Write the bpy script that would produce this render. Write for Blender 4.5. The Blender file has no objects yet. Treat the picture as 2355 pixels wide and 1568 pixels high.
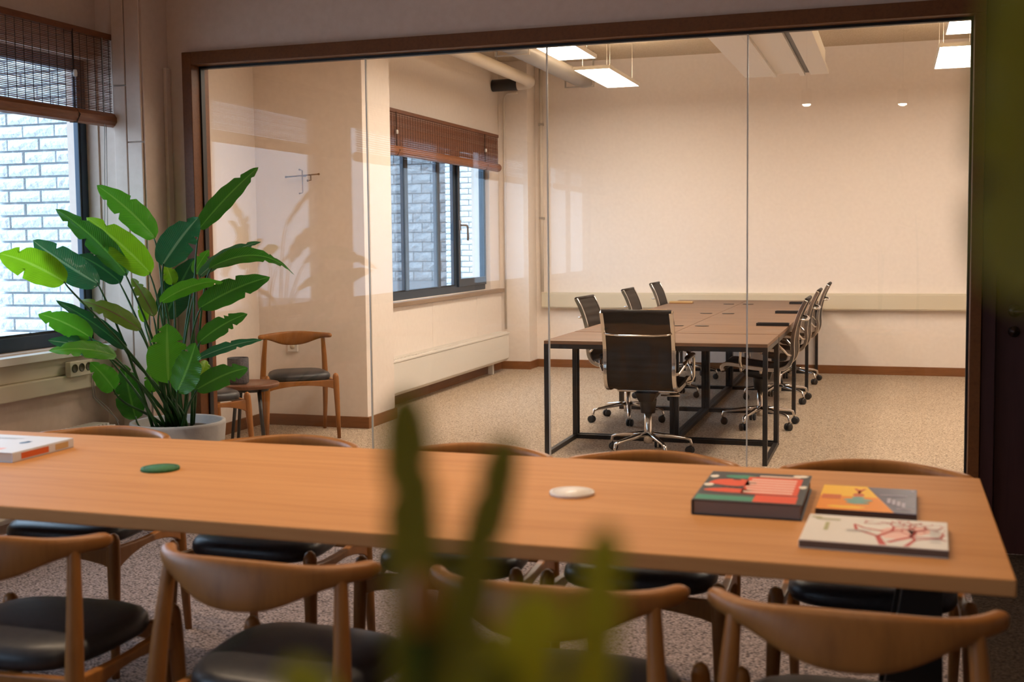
import bpy, math, random
from mathutils import Vector, Matrix
random.seed(7)
PI = math.pi
scn = bpy.context.scene
COL = scn.collection

# ------------------------------------------------------------------ camera
CAM_H = 1.3784
def cam_basis(yaw, pitch, roll):
    cy, sy, cp, sp = math.cos(yaw), math.sin(yaw), math.cos(pitch), math.sin(pitch)
    f = Vector((-sy*cp, cy*cp, sp)); r = Vector((cy, sy, 0)); u = r.cross(f)
    c, s = math.cos(roll), math.sin(roll)
    return c*r + s*u, -s*r + c*u, f
_r, _u, _f = cam_basis(0.31772, -0.06977, -0.01117)
cd = bpy.data.cameras.new('camera'); cam = bpy.data.objects.new('camera', cd); COL.objects.link(cam)
cam.matrix_world = Matrix(((_r.x, _u.x, -_f.x, 0), (_r.y, _u.y, -_f.y, 0), (_r.z, _u.z, -_f.z, CAM_H), (0, 0, 0, 1)))
cd.sensor_width = 36.0; cd.lens = 36.0*2703.22/2355
cd.shift_x = (1177.5-1165.0)/2355; cd.shift_y = -(784.0-741.35)/2355
cd.clip_start = 0.02
cd.dof.use_dof = True; cd.dof.focus_distance = 7.5; cd.dof.aperture_fstop = 4.0
scn.camera = cam

# ------------------------------------------------------------------ sky, exposure
w = bpy.data.worlds.new('overcast_sky'); scn.world = w; w.use_nodes = True
bg = w.node_tree.nodes['Background']
bg.inputs['Color'].default_value = (0.58, 0.78, 1.0, 1); bg.inputs['Strength'].default_value = 5.2
scn.view_settings.view_transform = 'Standard'; scn.view_settings.look = 'None'
scn.view_settings.gamma = 1.0; scn.view_settings.use_curve_mapping = False
scn.view_settings.exposure = 0.0
PANEL_STRENGTH = 31.0          # suspended office light panels
SPOT_POWER = 50.0              # near-room ceiling spots (W)
WARM = (1.0, 0.74, 0.48)

# ------------------------------------------------------------------ mesh helpers
class MB:
    def __init__(s): s.v = []; s.f = []; s.sm = []; s.uv = None; s.mi = []
    def add(s, vs, fs, smooth=False, mi=0):
        o = len(s.v); s.v += [tuple(p) for p in vs]
        s.f += [tuple(i+o for i in q) for q in fs]; s.sm += [smooth]*len(fs); s.mi += [mi]*len(fs)
        return s
    def box(s, x0, x1, y0, y1, z0, z1, mi=0):
        vs = [(x, y, z) for z in (z0, z1) for y in (y0, y1) for x in (x0, x1)]
        return s.add(vs, [(0,2,3,1),(4,5,7,6),(0,1,5,4),(2,6,7,3),(0,4,6,2),(1,3,7,5)], False, mi)
    def hexa(s, vs, mi=0):       # 8 points ordered like box
        return s.add(vs, [(0,2,3,1),(4,5,7,6),(0,1,5,4),(2,6,7,3),(0,4,6,2),(1,3,7,5)], False, mi)
    def bar(s, a, b, w, h, up=(0,0,1)):     # square bar from a to b
        a, b = Vector(a), Vector(b); d = (b-a).normalized(); up = Vector(up)
        if abs(d.dot(up)) > .95: up = Vector((1,0,0))
        x = d.cross(up).normalized()*w/2; y = x.cross(d).normalized()*h/2
        vs = []
        for q in (a, b):
            vs += [q-x-y, q+x-y, q-x+y, q+x+y]
        return s.add(vs, [(0,2,3,1),(4,5,7,6),(0,1,5,4),(2,6,7,3),(0,4,6,2),(1,3,7,5)])
    def tube(s, pts, rad, n=10, cap=True, flat=1.0, up=(0,0,1)):
        pts = [Vector(p) for p in pts]; m = len(pts)
        if not hasattr(rad, '__len__'): rad = [rad]*m
        vs = []; px = None
        for i, p in enumerate(pts):
            d = (pts[min(i+1, m-1)]-pts[max(i-1, 0)])
            d = d.normalized() if d.length > 1e-9 else Vector((0,0,1))
            if px is None:
                u = Vector(up)
                if abs(d.dot(u)) > .93: u = Vector((1,0,0))
                x = d.cross(u).normalized()
            else:
                x = (px - d*px.dot(d))
                x = x.normalized() if x.length > 1e-6 else d.orthogonal().normalized()
            px = x; y = x.cross(d)
            for k in range(n):
                a = 2*PI*k/n
                vs.append(p + x*math.cos(a)*rad[i] + y*math.sin(a)*rad[i]*flat)
        fs = [(i*n+k, i*n+(k+1) % n, (i+1)*n+(k+1) % n, (i+1)*n+k) for i in range(m-1) for k in range(n)]
        s.add(vs, fs, True)
        if cap:
            o = len(s.v)-len(vs)
            s.f += [tuple(o+k for k in range(n))[::-1], tuple(o+(m-1)*n+k for k in range(n))]
            s.sm += [False, False]; s.mi += [0, 0]
        return s
    def lathe(s, prof, c=(0,0,0), n=32, smooth=True, cap=True):
        vs = []; c = Vector(c); m = len(prof)
        for r, z in prof:
            for k in range(n):
                a = 2*PI*k/n; vs.append(c+Vector((r*math.cos(a), r*math.sin(a), z)))
        fs = [(i*n+k, i*n+(k+1) % n, (i+1)*n+(k+1) % n, (i+1)*n+k) for i in range(m-1) for k in range(n)]
        s.add(vs, fs, smooth)
        o = len(s.v)-len(vs)
        if cap and prof[0][0] > 1e-5: s.f.append(tuple(o+k for k in range(n))[::-1]); s.sm.append(False); s.mi.append(0)
        if cap and prof[-1][0] > 1e-5: s.f.append(tuple(o+(m-1)*n+k for k in range(n))); s.sm.append(False); s.mi.append(0)
        return s
    def loops(s, rings, smooth=True, cap=True):     # list of equal-length closed rings
        n = len(rings[0]); m = len(rings)
        vs = [p for r in rings for p in r]
        fs = [(i*n+k, i*n+(k+1) % n, (i+1)*n+(k+1) % n, (i+1)*n+k) for i in range(m-1) for k in range(n)]
        o = len(s.v); s.add(vs, fs, smooth)
        if cap:
            s.f += [tuple(o+k for k in range(n))[::-1], tuple(o+(m-1)*n+k for k in range(n))]; s.sm += [smooth]*2; s.mi += [0, 0]
        return s
    def grid(s, rows, smooth=True, mi=0):
        n = len(rows[0]); m = len(rows); vs = [p for r in rows for p in r]
        fs = [(i*n+k, i*n+k+1, (i+1)*n+k+1, (i+1)*n+k) for i in range(m-1) for k in range(n-1)]
        return s.add(vs, fs, smooth, mi)
    def poly(s, pts, z, mi=0):
        return s.add([(x, y, z) for x, y in pts], [tuple(range(len(pts)))], False, mi)
    def build(s, name, mat, parent=None, bevel=0, solid=0, loc=None):
        me = bpy.data.meshes.new(name); me.from_pydata([tuple(v) for v in s.v], [], s.f)
        for p, q, mi in zip(me.polygons, s.sm, s.mi): p.use_smooth = q; p.material_index = mi
        for m in (mat if isinstance(mat, (list, tuple)) else [mat]): me.materials.append(m)
        if s.uv:
            ul = me.uv_layers.new(name='UVMap')
            for l in me.loops: ul.data[l.index].uv = s.uv[l.vertex_index]
        me.update()
        o = bpy.data.objects.new(name, me); COL.objects.link(o)
        if parent: o.parent = parent
        if loc: o.location = loc
        if solid:
            md = o.modifiers.new('thickness', 'SOLIDIFY'); md.thickness = solid; md.offset = 0
        if bevel:
            md = o.modifiers.new('bevel', 'BEVEL'); md.width = bevel; md.segments = 2; md.limit_method = 'ANGLE'
        return o

def tag(o, label=None, cat=None, group=None, kind=None):
    if label: o['label'] = label
    if cat: o['category'] = cat
    if group: o['group'] = group
    if kind: o['kind'] = kind
    return o
def thing(name, label, cat, loc=(0,0,0), rz=0, group=None):
    o = bpy.data.objects.new(name, None); COL.objects.link(o); o.empty_display_size = .1
    o.location = loc; o.rotation_euler = (0, 0, rz)
    return tag(o, label, cat, group)
def struct(name, mb, mat, label=None, bevel=0, cat=None):
    o = mb.build(name, mat, None, bevel); tag(o, label, cat, None, 'structure'); return o
def dup(root, loc, rz, label):
    def cp(o, par):
        c = o.copy(); COL.objects.link(c); c.parent = par
        for ch in kids.get(o.name, []): cp(ch, c)
        return c
    kids = {}
    def walk(o):
        kids[o.name] = list(o.children)
        for ch in o.children: walk(ch)
    walk(root)
    r = cp(root, None); r.location = loc; r.rotation_euler = (0, 0, rz); r['label'] = label
    return r

# ------------------------------------------------------------------ materials
MATS = {}
def nt(name):
    m = bpy.data.materials.new(name); m.use_nodes = True; MATS[name] = m
    t = m.node_tree; return m, t, t.nodes, t.links, t.nodes['Principled BSDF']
def plain(name, col, rough=.5, metal=0, spec=.5, emit=0, coat=0):
    m, t, N, L, b = nt(name)
    b.inputs['Base Color'].default_value = (*col, 1); b.inputs['Roughness'].default_value = rough
    b.inputs['Metallic'].default_value = metal; b.inputs['Specular IOR Level'].default_value = spec
    b.inputs['Coat Weight'].default_value = coat
    if emit:
        b.inputs['Emission Color'].default_value = (*col, 1); b.inputs['Emission Strength'].default_value = emit
    return m
def ramp(N, stops):
    r = N.new('ShaderNodeValToRGB'); e = r.color_ramp.elements
    while len(e) < len(stops): e.new(.5)
    for q, (p, c) in zip(e, stops): q.position = p; q.color = (*c, 1)
    return r
def noisy(name, c1, c2, scale=8, rough=.6, bump=.1, mapscale=(1,1,1), detail=4, lo=.3, hi=.7, spec=.4, metal=0, dist=.01, bscale=None):
    m, t, N, L, b = nt(name)
    tc = N.new('ShaderNodeTexCoord'); mp = N.new('ShaderNodeMapping'); no = N.new('ShaderNodeTexNoise')
    mp.inputs['Scale'].default_value = mapscale
    no.inputs['Scale'].default_value = scale; no.inputs['Detail'].default_value = detail
    r = ramp(N, [(lo, c1), (hi, c2)])
    L.new(tc.outputs['Object'], mp.inputs['Vector']); L.new(mp.outputs['Vector'], no.inputs['Vector'])
    L.new(no.outputs['Fac'], r.inputs['Fac']); L.new(r.outputs['Color'], b.inputs['Base Color'])
    b.inputs['Roughness'].default_value = rough; b.inputs['Specular IOR Level'].default_value = spec; b.inputs['Metallic'].default_value = metal
    if bump:
        bp = N.new('ShaderNodeBump'); bp.inputs['Strength'].default_value = bump; bp.inputs['Distance'].default_value = dist
        src = no
        if bscale:
            src = N.new('ShaderNodeTexNoise'); src.inputs['Scale'].default_value = bscale; src.inputs['Detail'].default_value = 3
            L.new(mp.outputs['Vector'], src.inputs['Vector'])
        L.new(src.outputs['Fac'], bp.inputs['Height']); L.new(bp.outputs['Normal'], b.inputs['Normal'])
    return m
def wood(name, light, dark, mapscale, rough=.4, spec=.4, streak=.55, coat=0):
    m, t, N, L, b = nt(name)
    tc = N.new('ShaderNodeTexCoord'); mp = N.new('ShaderNodeMapping'); mp.inputs['Scale'].default_value = mapscale
    n1 = N.new('ShaderNodeTexNoise'); n1.inputs['Scale'].default_value = 1; n1.inputs['Detail'].default_value = 7; n1.inputs['Roughness'].default_value = .62
    n1.inputs['Distortion'].default_value = .35
    mp2 = N.new('ShaderNodeMapping'); mp2.inputs['Scale'].default_value = [q*.22 for q in mapscale]
    n2 = N.new('ShaderNodeTexNoise'); n2.inputs['Scale'].default_value = 1; n2.inputs['Detail'].default_value = 2
    mid = tuple((a+c)/2 for a, c in zip(light, dark))
    r1 = ramp(N, [(.3, dark), (streak, light)]); r2 = ramp(N, [(.3, mid), (.7, light)])
    mx = N.new('ShaderNodeMix'); mx.data_type = 'RGBA'; mx.blend_type = 'MIX'; mx.inputs['Factor'].default_value = .45
    L.new(tc.outputs['Object'], mp.inputs['Vector']); L.new(tc.outputs['Object'], mp2.inputs['Vector'])
    L.new(mp.outputs['Vector'], n1.inputs['Vector']); L.new(mp2.outputs['Vector'], n2.inputs['Vector'])
    L.new(n1.outputs['Fac'], r1.inputs['Fac']); L.new(n2.outputs['Fac'], r2.inputs['Fac'])
    L.new(r1.outputs['Color'], mx.inputs[6]); L.new(r2.outputs['Color'], mx.inputs[7])
    L.new(mx.outputs[2], b.inputs['Base Color'])
    b.inputs['Roughness'].default_value = rough; b.inputs['Specular IOR Level'].default_value = spec; b.inputs['Coat Weight'].default_value = coat
    bp = N.new('ShaderNodeBump'); bp.inputs['Strength'].default_value = .08; bp.inputs['Distance'].default_value = .004
    L.new(n1.outputs['Fac'], bp.inputs['Height']); L.new(bp.outputs['Normal'], b.inputs['Normal'])
    return m
def glass(name, tint=(1,1,1), refl=.05):
    m, t, N, L, b = nt(name); N.remove(b)
    out = N['Material Output']
    tr = N.new('ShaderNodeBsdfTransparent'); tr.inputs['Color'].default_value = (*tint, 1)
    gl = N.new('ShaderNodeBsdfGlossy'); gl.inputs['Roughness'].default_value = 0.0
    lw = N.new('ShaderNodeLayerWeight'); lw.inputs['Blend'].default_value = .5
    pw = N.new('ShaderNodeMath'); pw.operation = 'POWER'; pw.inputs[1].default_value = 5
    mu = N.new('ShaderNodeMath'); mu.operation = 'MULTIPLY_ADD'; mu.inputs[1].default_value = 1-refl; mu.inputs[2].default_value = refl
    mx = N.new('ShaderNodeMixShader')
    L.new(lw.outputs['Facing'], pw.inputs[0]); L.new(pw.outputs[0], mu.inputs[0]); L.new(mu.outputs[0], mx.inputs['Fac'])
    L.new(tr.outputs[0], mx.inputs[1]); L.new(gl.outputs[0], mx.inputs[2]); L.new(mx.outputs[0], out.inputs['Surface'])
    return m
def carpet(name, c1, c2, c3):
    m, t, N, L, b = nt(name)
    tc = N.new('ShaderNodeTexCoord'); mp = N.new('ShaderNodeMapping'); mp.inputs['Scale'].default_value = (100, 165, 100); mp.inputs['Rotation'].default_value = (0, 0, .35)
    vo = N.new('ShaderNodeTexVoronoi'); vo.inputs['Scale'].default_value = 1
    r = ramp(N, [(.1, c2), (.45, c1), (.8, c3)])
    no = N.new('ShaderNodeTexNoise'); no.inputs['Scale'].default_value = 60; no.inputs['Detail'].default_value = 3
    mx = N.new('ShaderNodeMix'); mx.data_type = 'RGBA'; mx.blend_type = 'MULTIPLY'; mx.inputs['Factor'].default_value = .5
    r2 = ramp(N, [(.3, (.6,.6,.62)), (.7, (1.25,1.22,1.2))])
    L.new(tc.outputs['Object'], mp.inputs['Vector']); L.new(mp.outputs['Vector'], vo.inputs['Vector']); L.new(tc.outputs['Object'], no.inputs['Vector'])
    L.new(vo.outputs['Distance'], r.inputs['Fac']); L.new(no.outputs['Fac'], r2.inputs['Fac'])
    L.new(r.outputs['Color'], mx.inputs[6]); L.new(r2.outputs['Color'], mx.inputs[7]); L.new(mx.outputs[2], b.inputs['Base Color'])
    b.inputs['Roughness'].default_value = .95; b.inputs['Specular IOR Level'].default_value = .1
    iv = N.new('ShaderNodeMath'); iv.operation = 'SUBTRACT'; iv.inputs[0].default_value = 1
    bp = N.new('ShaderNodeBump'); bp.inputs['Strength'].default_value = .7; bp.inputs['Distance'].default_value = .006
    L.new(vo.outputs['Distance'], iv.inputs[1]); L.new(iv.outputs[0], bp.inputs['Height']); L.new(bp.outputs['Normal'], b.inputs['Normal'])
    return m
def leafmat(name, c1, c2, rib, gloss=.3, trans=.25, veins=105):
    m, t, N, L, b = nt(name); out = N['Material Output']
    uv = N.new('ShaderNodeUVMap'); sp = N.new('ShaderNodeSeparateXYZ'); L.new(uv.outputs['UV'], sp.inputs[0])
    ab = N.new('ShaderNodeMath'); ab.operation = 'ABSOLUTE'; L.new(sp.outputs['Y'], ab.inputs[0])
    ma = N.new('ShaderNodeMath'); ma.operation = 'MULTIPLY_ADD'; ma.inputs[1].default_value = -.18; L.new(ab.outputs[0], ma.inputs[0]); L.new(sp.outputs['X'], ma.inputs[2])
    mu = N.new('ShaderNodeMath'); mu.operation = 'MULTIPLY'; mu.inputs[1].default_value = veins*2; L.new(ma.outputs[0], mu.inputs[0])
    si = N.new('ShaderNodeMath'); si.operation = 'SINE'; L.new(mu.outputs[0], si.inputs[0])
    r = ramp(N, [(0, c1), (1, c2)])
    h = N.new('ShaderNodeMath'); h.operation = 'MULTIPLY_ADD'; h.inputs[1].default_value = .5; h.inputs[2].default_value = .5; L.new(si.outputs[0], h.inputs[0]); L.new(h.outputs[0], r.inputs['Fac'])
    rr = ramp(N, [(.05, (1,1,1)), (.09, (0,0,0))]); L.new(ab.outputs[0], rr.inputs['Fac'])
    mx = N.new('ShaderNodeMix'); mx.data_type = 'RGBA'; L.new(rr.outputs['Color'], mx.inputs['Factor']); L.new(r.outputs['Color'], mx.inputs[6]); mx.inputs[7].default_value = (*rib, 1)
    L.new(mx.outputs[2], b.inputs['Base Color']); b.inputs['Roughness'].default_value = gloss; b.inputs['Specular IOR Level'].default_value = .55
    bp = N.new('ShaderNodeBump'); bp.inputs['Strength'].default_value = .25; bp.inputs['Distance'].default_value = .003; L.new(si.outputs[0], bp.inputs['Height']); L.new(bp.outputs['Normal'], b.inputs['Normal'])
    tl = N.new('ShaderNodeBsdfTranslucent'); L.new(mx.outputs[2], tl.inputs['Color'])
    ms = N.new('ShaderNodeMixShader'); ms.inputs['Fac'].default_value = trans
    L.new(b.outputs[0], ms.inputs[1]); L.new(tl.outputs[0], ms.inputs[2]); L.new(ms.outputs[0], out.inputs['Surface'])
    return m

M_WALLN = noisy('painted_plaster_meeting_room', (.64,.49,.40), (.68,.53,.44), 30, .7, .05)
M_WALLF = noisy('painted_plaster_office', (.83,.74,.67), (.87,.78,.71), 30, .65, .04)
M_WHITE = plain('white_enamel', (.78,.74,.68), .4)
M_TRUNK = plain('cream_trunking', (.66,.58,.44), .5)
M_CEILN = plain('ceiling_paint', (.75,.68,.62), .8)
M_CEILF = noisy('wood_wool_slab', (.50,.39,.26), (.66,.55,.41), 90, .9, .6, detail=5)
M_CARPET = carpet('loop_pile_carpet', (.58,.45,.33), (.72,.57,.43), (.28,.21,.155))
M_CARPET_DIMMED = carpet('loop_pile_carpet_dimmed', (.31,.245,.23), (.43,.345,.33), (.09,.07,.068))  # office carpet again, dimmer light of this room put into its colour
M_DARKPILE = carpet('dark_brown_pile', (.050,.033,.022), (.075,.05,.035), (.02,.012,.008))
M_OAK = wood('oak_table', (.56,.265,.098), (.42,.175,.058), (1.6, 30, 30), .62, .18)
M_CHAIR = wood('oiled_oak_chair', (.34,.132,.030), (.19,.070,.015), (30, 30, 5), .4, .35)
M_FRAME = wood('dark_stained_oak', (.165,.057,.016), (.095,.030,.008), (60, 60, 60), .45, .3)
M_BASE = wood('stained_baseboard', (.26,.105,.035), (.17,.062,.02), (4, 4, 60), .4, .4)
M_DESK = wood('dark_walnut_desk', (.24,.135,.08), (.085,.045,.026), (1.6, 30, 30), .5, .3, .62)
M_DOOR = wood('dark_door_veneer', (.055,.022,.022), (.035,.013,.014), (30, 30, 3), .4, .3)
M_BLACK = plain('black_steel', (.012,.010,.010), .4, 0, .5)
M_LEATHER = noisy('dark_leather', (.022,.022,.026), (.035,.034,.038), 60, .38, .12, bscale=500, spec=.5, dist=.002)
M_CHROME = plain('polished_aluminium', (.74,.71,.68), .14, 1)
M_RUBBER = plain('black_rubber', (.013,.013,.014), .45)
M_WINFR = plain('blue_grey_aluminium', (.026,.046,.075), .35, .2)
M_GASKET = plain('black_gasket', (.004,.004,.005), .5)
M_GLASS = glass('clear_glass', (.97,.98,.97), .030)
M_WGLASS = glass('window_glass', (.96,.98,1), .03)
M_JOINT = plain('clear_silicone_joint', (.70,.64,.56), .2)
M_BRICKW = noisy('white_painted_brick', (.70,.74,.76), (.84,.86,.87), 25, .8, .9, bscale=45, dist=.02)
M_MORTW = plain('white_painted_mortar', (.70,.73,.75), .9)
M_BRICKG = noisy('grey_split_block', (.13,.135,.145), (.24,.24,.245), 9, .9, .8, bscale=25, dist=.04)
M_MORTG = plain('grey_mortar', (.10,.105,.115), .9)
M_GROUND = noisy('paving_concrete', (.38,.38,.37), (.52,.51,.50), 3, .9, .2)
M_BAMBOO = noisy('bamboo_slat', (.10,.029,.009), (.21,.070,.024), 14, .5, 0, (1, 1, 30))
M_BAMBOO2 = noisy('bamboo_roll', (.17,.055,.018), (.30,.11,.040), 14, .45, 0, (1, 1, 30))
M_THREAD = plain('dark_thread', (.03,.012,.006), .8)
M_CORD = plain('grey_cord', (.35,.31,.27), .7)
M_CONC = noisy('light_concrete', (.36,.33,.31), (.46,.43,.40), 6, .7, .12, bscale=40)
M_SOIL = noisy('soil', (.02,.014,.01), (.05,.035,.025), 60, .95, .8)
M_DUCT = plain('galvanised_duct', (.42,.38,.34), .5, .3)
M_PIPE = plain('white_pipe', (.72,.65,.57), .45)
M_PANEL = plain('led_diffuser', (1.0,.865,.73), .5, emit=PANEL_STRENGTH)
M_ADDED_GLOW = plain('added_upward_glow', (1.0,.80,.58), .5, emit=PANEL_STRENGTH*.85)  # glow added on the unseen panel tops to lift ceiling and upper walls
M_PFRAME = plain('panel_frame_white', (.8,.76,.7), .4)
M_BULB = plain('spot_lens', (1.0,.82,.6), .5, emit=110)
M_MESH = plain('dark_net_upholstery', (.030,.022,.018), .6, spec=.3)
M_SOCK = plain('cream_socket', (.62,.55,.42), .4)
M_DARKS = plain('dark_socket_hole', (.06,.05,.02), .6)
M_WALNUT = wood('walnut_side_table', (.20,.085,.045), (.12,.045,.022), (8, 40, 40), .35)
M_POTD = noisy('dark_textured_ceramic', (.045,.045,.055), (.13,.12,.13), 120, .7, .8, bscale=160, dist=.004)
M_BRASS = plain('antique_brass', (.25,.15,.07), .4, .8)

# ------------------------------------------------------------------ room shell
ZC, ZCF, YP, YB = 3.0, 3.26, 5.48, 12.24
struct('floor', MB().box(-4.0, 4.1, -6.1, 5.47, -.12, 0), M_CARPET_DIMMED, 'loop-pile carpet of the meeting room, tinted darker for its dimmer light')
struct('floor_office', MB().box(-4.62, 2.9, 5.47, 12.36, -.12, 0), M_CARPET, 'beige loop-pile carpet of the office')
struct('ceiling', MB().box(-4.1, 4.1, -6.1, 5.42, ZC, ZC+.1), M_CEILN, 'plain ceiling of the meeting room')
struct('ceiling_office', MB().box(-4.7, 2.9, 5.53, 12.36, ZCF, ZCF+.1), M_CEILF, 'wood-wool slab ceiling of the office')
NEARW = [(-5.0,-2.75), (-2.25,0.0), (.5,2.75), (3.1,5.19)]     # window openings, meeting room
ZS, ZT = .87, 2.33
def wall_with_openings(x0, x1, y0, y1, z0, z1, ops, za, zb):
    m = MB(); y = y0
    for a, b in ops:
        m.box(x0, x1, y, a, z0, z1); m.box(x0, x1, a, b, z0, za); m.box(x0, x1, a, b, zb, z1); y = b
    m.box(x0, x1, y, y1, z0, z1); return m
struct('wall_left', wall_with_openings(-4.12, -3.93, -6.1, 5.30, 0, ZC, NEARW, ZS, ZT), M_WALLN, 'window wall of the meeting room')
struct('wall_rear', MB().box(-3.93, 4.1, -6.1, -6.0, 0, ZC), M_WALLN, 'rear wall of the meeting room')
struct('wall_right', MB().box(4.0, 4.1, -6.0, 5.42, 0, ZC), M_WALLN, 'right wall of the meeting room')
# dividing wall with the wide glazed opening
DX0, DX1 = .42, 1.36
m = MB(); m.box(-4.7, 4.1, 5.42, 5.53, 2.375, ZCF+.1); m.box(-4.7, -3.545, 5.42, 5.53, 0, 2.375)
m.box(DX1+.05, 4.1, 5.42, 5.53, 0, 2.375)
struct('wall_front', m, M_WALLN, 'dividing wall above and beside the glass front')
# pier beside the near window, with panel casing
m = MB(); m.box(-3.93, -3.65, 5.20, 5.42, 0, ZC)
pier = struct('wall_pier', m, M_WALLN, 'painted pier between window and glass front')
for i, (xa, xb, za, zb) in enumerate([(-3.825,-3.752,0,2.19), (-3.825,-3.752,2.196,3.0), (-3.745,-3.66,0,1.90), (-3.745,-3.66,1.906,3.0)]):
    MB().box(xa, xb, 5.185, 5.199, za, zb).build('casing_panel', M_WALLN, pier, .003)
MB().box(-3.649, -3.63, 5.37, 5.415, 0, 2.3).build('corner_strip', M_WALLN, pier, .003)

# niche and office walls
struct('wall_niche', MB().box(-4.70, -4.57, 5.53, 7.88, 0, ZCF), M_WALLF, 'left wall of the seating niche')
struct('wall_stub', MB().box(-4.70, -3.68, 7.88, 8.38, 0, ZCF), M_WALLF, 'short white wall beside the niche', .004)
FARW = [(8.62, 11.64)]
struct('wall_office', wall_with_openings(-4.20, -4.0, 8.38, 12.36, 0, ZCF, FARW, ZS, 2.34), M_WALLF, 'window wall of the office')
struct('wall_back', MB().box(-4.0, 2.9, YB, 12.36, 0, ZCF), M_WALLF, 'white back wall of the office')
struct('wall_end', MB().box(2.8, 2.9, 5.53, YB, 0, ZCF), M_WALLF, 'right wall of the office')
col = struct('wall_column', MB().box(-4.0, -3.675, 11.95, YB, 0, ZCF), M_WALLF, 'column in the far office corner', .004)
# baseboards and trims
def trim(name, mb, mat, label, bev=.003): return struct(name, mb, mat, label, bev)
trim('baseboard_back', MB().box(-3.675, 2.8, YB-.015, YB, 0, .085), M_BASE, 'brown wooden baseboard along the office back wall')
trim('baseboard_column', MB().box(-4.0, -3.66, 11.935, 11.95, 0, .085).box(-3.675, -3.66, 11.95, YB-.015, 0, .085), M_BASE, 'brown baseboard around the far column')
trim('baseboard_office', MB().box(-4.0, -3.985, 8.395, 11.935, 0, .085), M_BASE, 'dark baseboard under the office radiator')
trim('baseboard_stub', MB().box(-4.57, -3.665, 7.865, 7.88, 0, .085).box(-3.68, -3.665, 7.88, 8.395, 0, .085).box(-4.0, -3.68, 8.38, 8.395, 0, .085), M_BASE, 'brown baseboard around the short wall')
trim('baseboard_niche', MB().box(-4.57, -4.555, 5.53, 7.865, 0, .085), M_BASE, 'brown baseboard in the niche')
m = MB().box(-3.60, 2.8, YB-.075, YB, .645, .812).box(-3.60, 2.8, YB-.082, YB-.075, .655, .80)
trim('trim_1', m, M_TRUNK, 'cream cable trunking along the office back wall', .004)
m = MB().box(-4.57, -4.52, 5.53, 7.2, .52, .60)
trim('trim_2', m, M_WHITE, 'white rail along the niche wall', .004)
# ceiling battens in the office
trim('trim_3', MB().box(-4.0, 2.8, 11.02, 11.10, ZCF-.03, ZCF), M_PIPE, 'pale batten across the office ceiling')
trim('trim_4', MB().box(-1.56, -1.535, 8.0, YB, ZCF-.012, ZCF), M_DUCT, 'slim joint strip in the office ceiling')
# sills and under-window panels
m = MB().box(-4.02, -3.86, 3.0, 5.195, .80, .845).box(-4.02, -3.895, 3.0, 5.195, .745, .80)
trim('trim_5', MB().box(-4.03, -3.86, 3.04, 5.195, .825, .862), M_WHITE, 'white window sill of the meeting room')
trim('trim_6', MB().box(-4.04, -3.93, 8.55, 11.9, .83, .868), wood('sill_wood', (.34,.24,.17), (.24,.16,.11), (30, 3, 30), .5), 'wooden window sill of the office')
m = MB()
for a, b in ((8.56, 9.9), (9.905, 11.1), (11.105, 11.88)): m.box(-4.0, -3.962, a, b, .40, .829)
trim('trim_7', m, M_WALLF, 'white panels under the office window', .003)
# near parapet trunking: upper channel with socket strip and lower bulged channel
m = MB().box(-3.93, -3.895, 2.9, 5.198, .735, .824); m.box(-3.93, -3.872, 2.9, 5.198, .655, .735)
trim('trim_8', m, M_TRUNK, 'cream cable trunking under the meeting room window', .006)

# ------------------------------------------------------------------ windows
def window(name, X, y0, y1, z0, z1, mulls, label, sash=None):
    m = MB(); d = .022
    m.box(X-d, X+d, y0, y1, z0, z0+.07); m.box(X-d, X+d, y0, y1, z1-.06, z1)
    m.box(X-d, X+d, y0, y0+.06, z0+.07, z1-.06); m.box(X-d, X+d, y1-.05, y1, z0+.07, z1-.06)
    o = struct(name, m, M_WINFR, label, .004)
    edges = [y0+.06]
    for a, b in mulls:
        MB().box(X-d, X+d, a, b, z0+.07, z1-.06).build('mullion', M_WINFR, o, .004); edges += [a, b]
    edges.append(y1-.05)
    for a, b in zip(edges[0::2], edges[1::2]):
        p = MB().box(X-.014, X+.014, a-.01, b+.01, z0+.06, z1-.05).build('pane', M_WGLASS, o)
        g = MB()
        for q in ((a, a+.012), (b-.012, b)): g.box(X+.014, X+d-.004, q[0], q[1], z0+.07, z1-.06)
        g.box(X+.014, X+d-.004, a, b, z0+.07, z0+.082); g.build('glazing_bead', M_GASKET, o)
    if sash:
        a, b = sash; s = MB(); e = d+.022
        s.box(X+d, X+e, a, b, z0+.055, z0+.135); s.box(X+d, X+e, a, a+.06, z0+.135, z1-.05); s.box(X+d, X+e, b-.05, b, z0+.135, z1-.05)
        sa = s.build('sash', M_WINFR, o, .004)
        h = MB(); zc = 1.53; h.box(X+e, X+e+.012, a+.015, a+.045, zc-.05, zc+.05)
        h.tube([(X+e+.01,a+.03,zc), (X+e+.05,a+.03,zc), (X+e+.055,a+.05,zc), (X+e+.055,a+.10,zc-.005), (X+e+.055,a+.115,zc-.03), (X+e+.055,a+.115,zc-.15)], .011, 8)
        tag(h.build('handle', plain('satin_handle', (.35,.3,.27), .35, .7), sa), 'satin metal window handle')
    return o
for i, (a, b) in enumerate(NEARW):
    window('window_%d' % (i+1), -4.02, a, b, ZS, ZT, [] if i == 3 else [((a+b)/2-.04, (a+b)/2+.04)],
           ['rearmost window of the meeting room', 'second window from the rear in the meeting room', 'third window from the rear in the meeting room', 'meeting room window beside the big plant'][i])
window('window_5', -4.08, 8.62, 11.64, ZS, 2.34, [(9.53,9.60), (10.30,10.365), (10.75,10.86)], 'office window with dark blue-grey frame', (10.80, 11.615))

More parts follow.
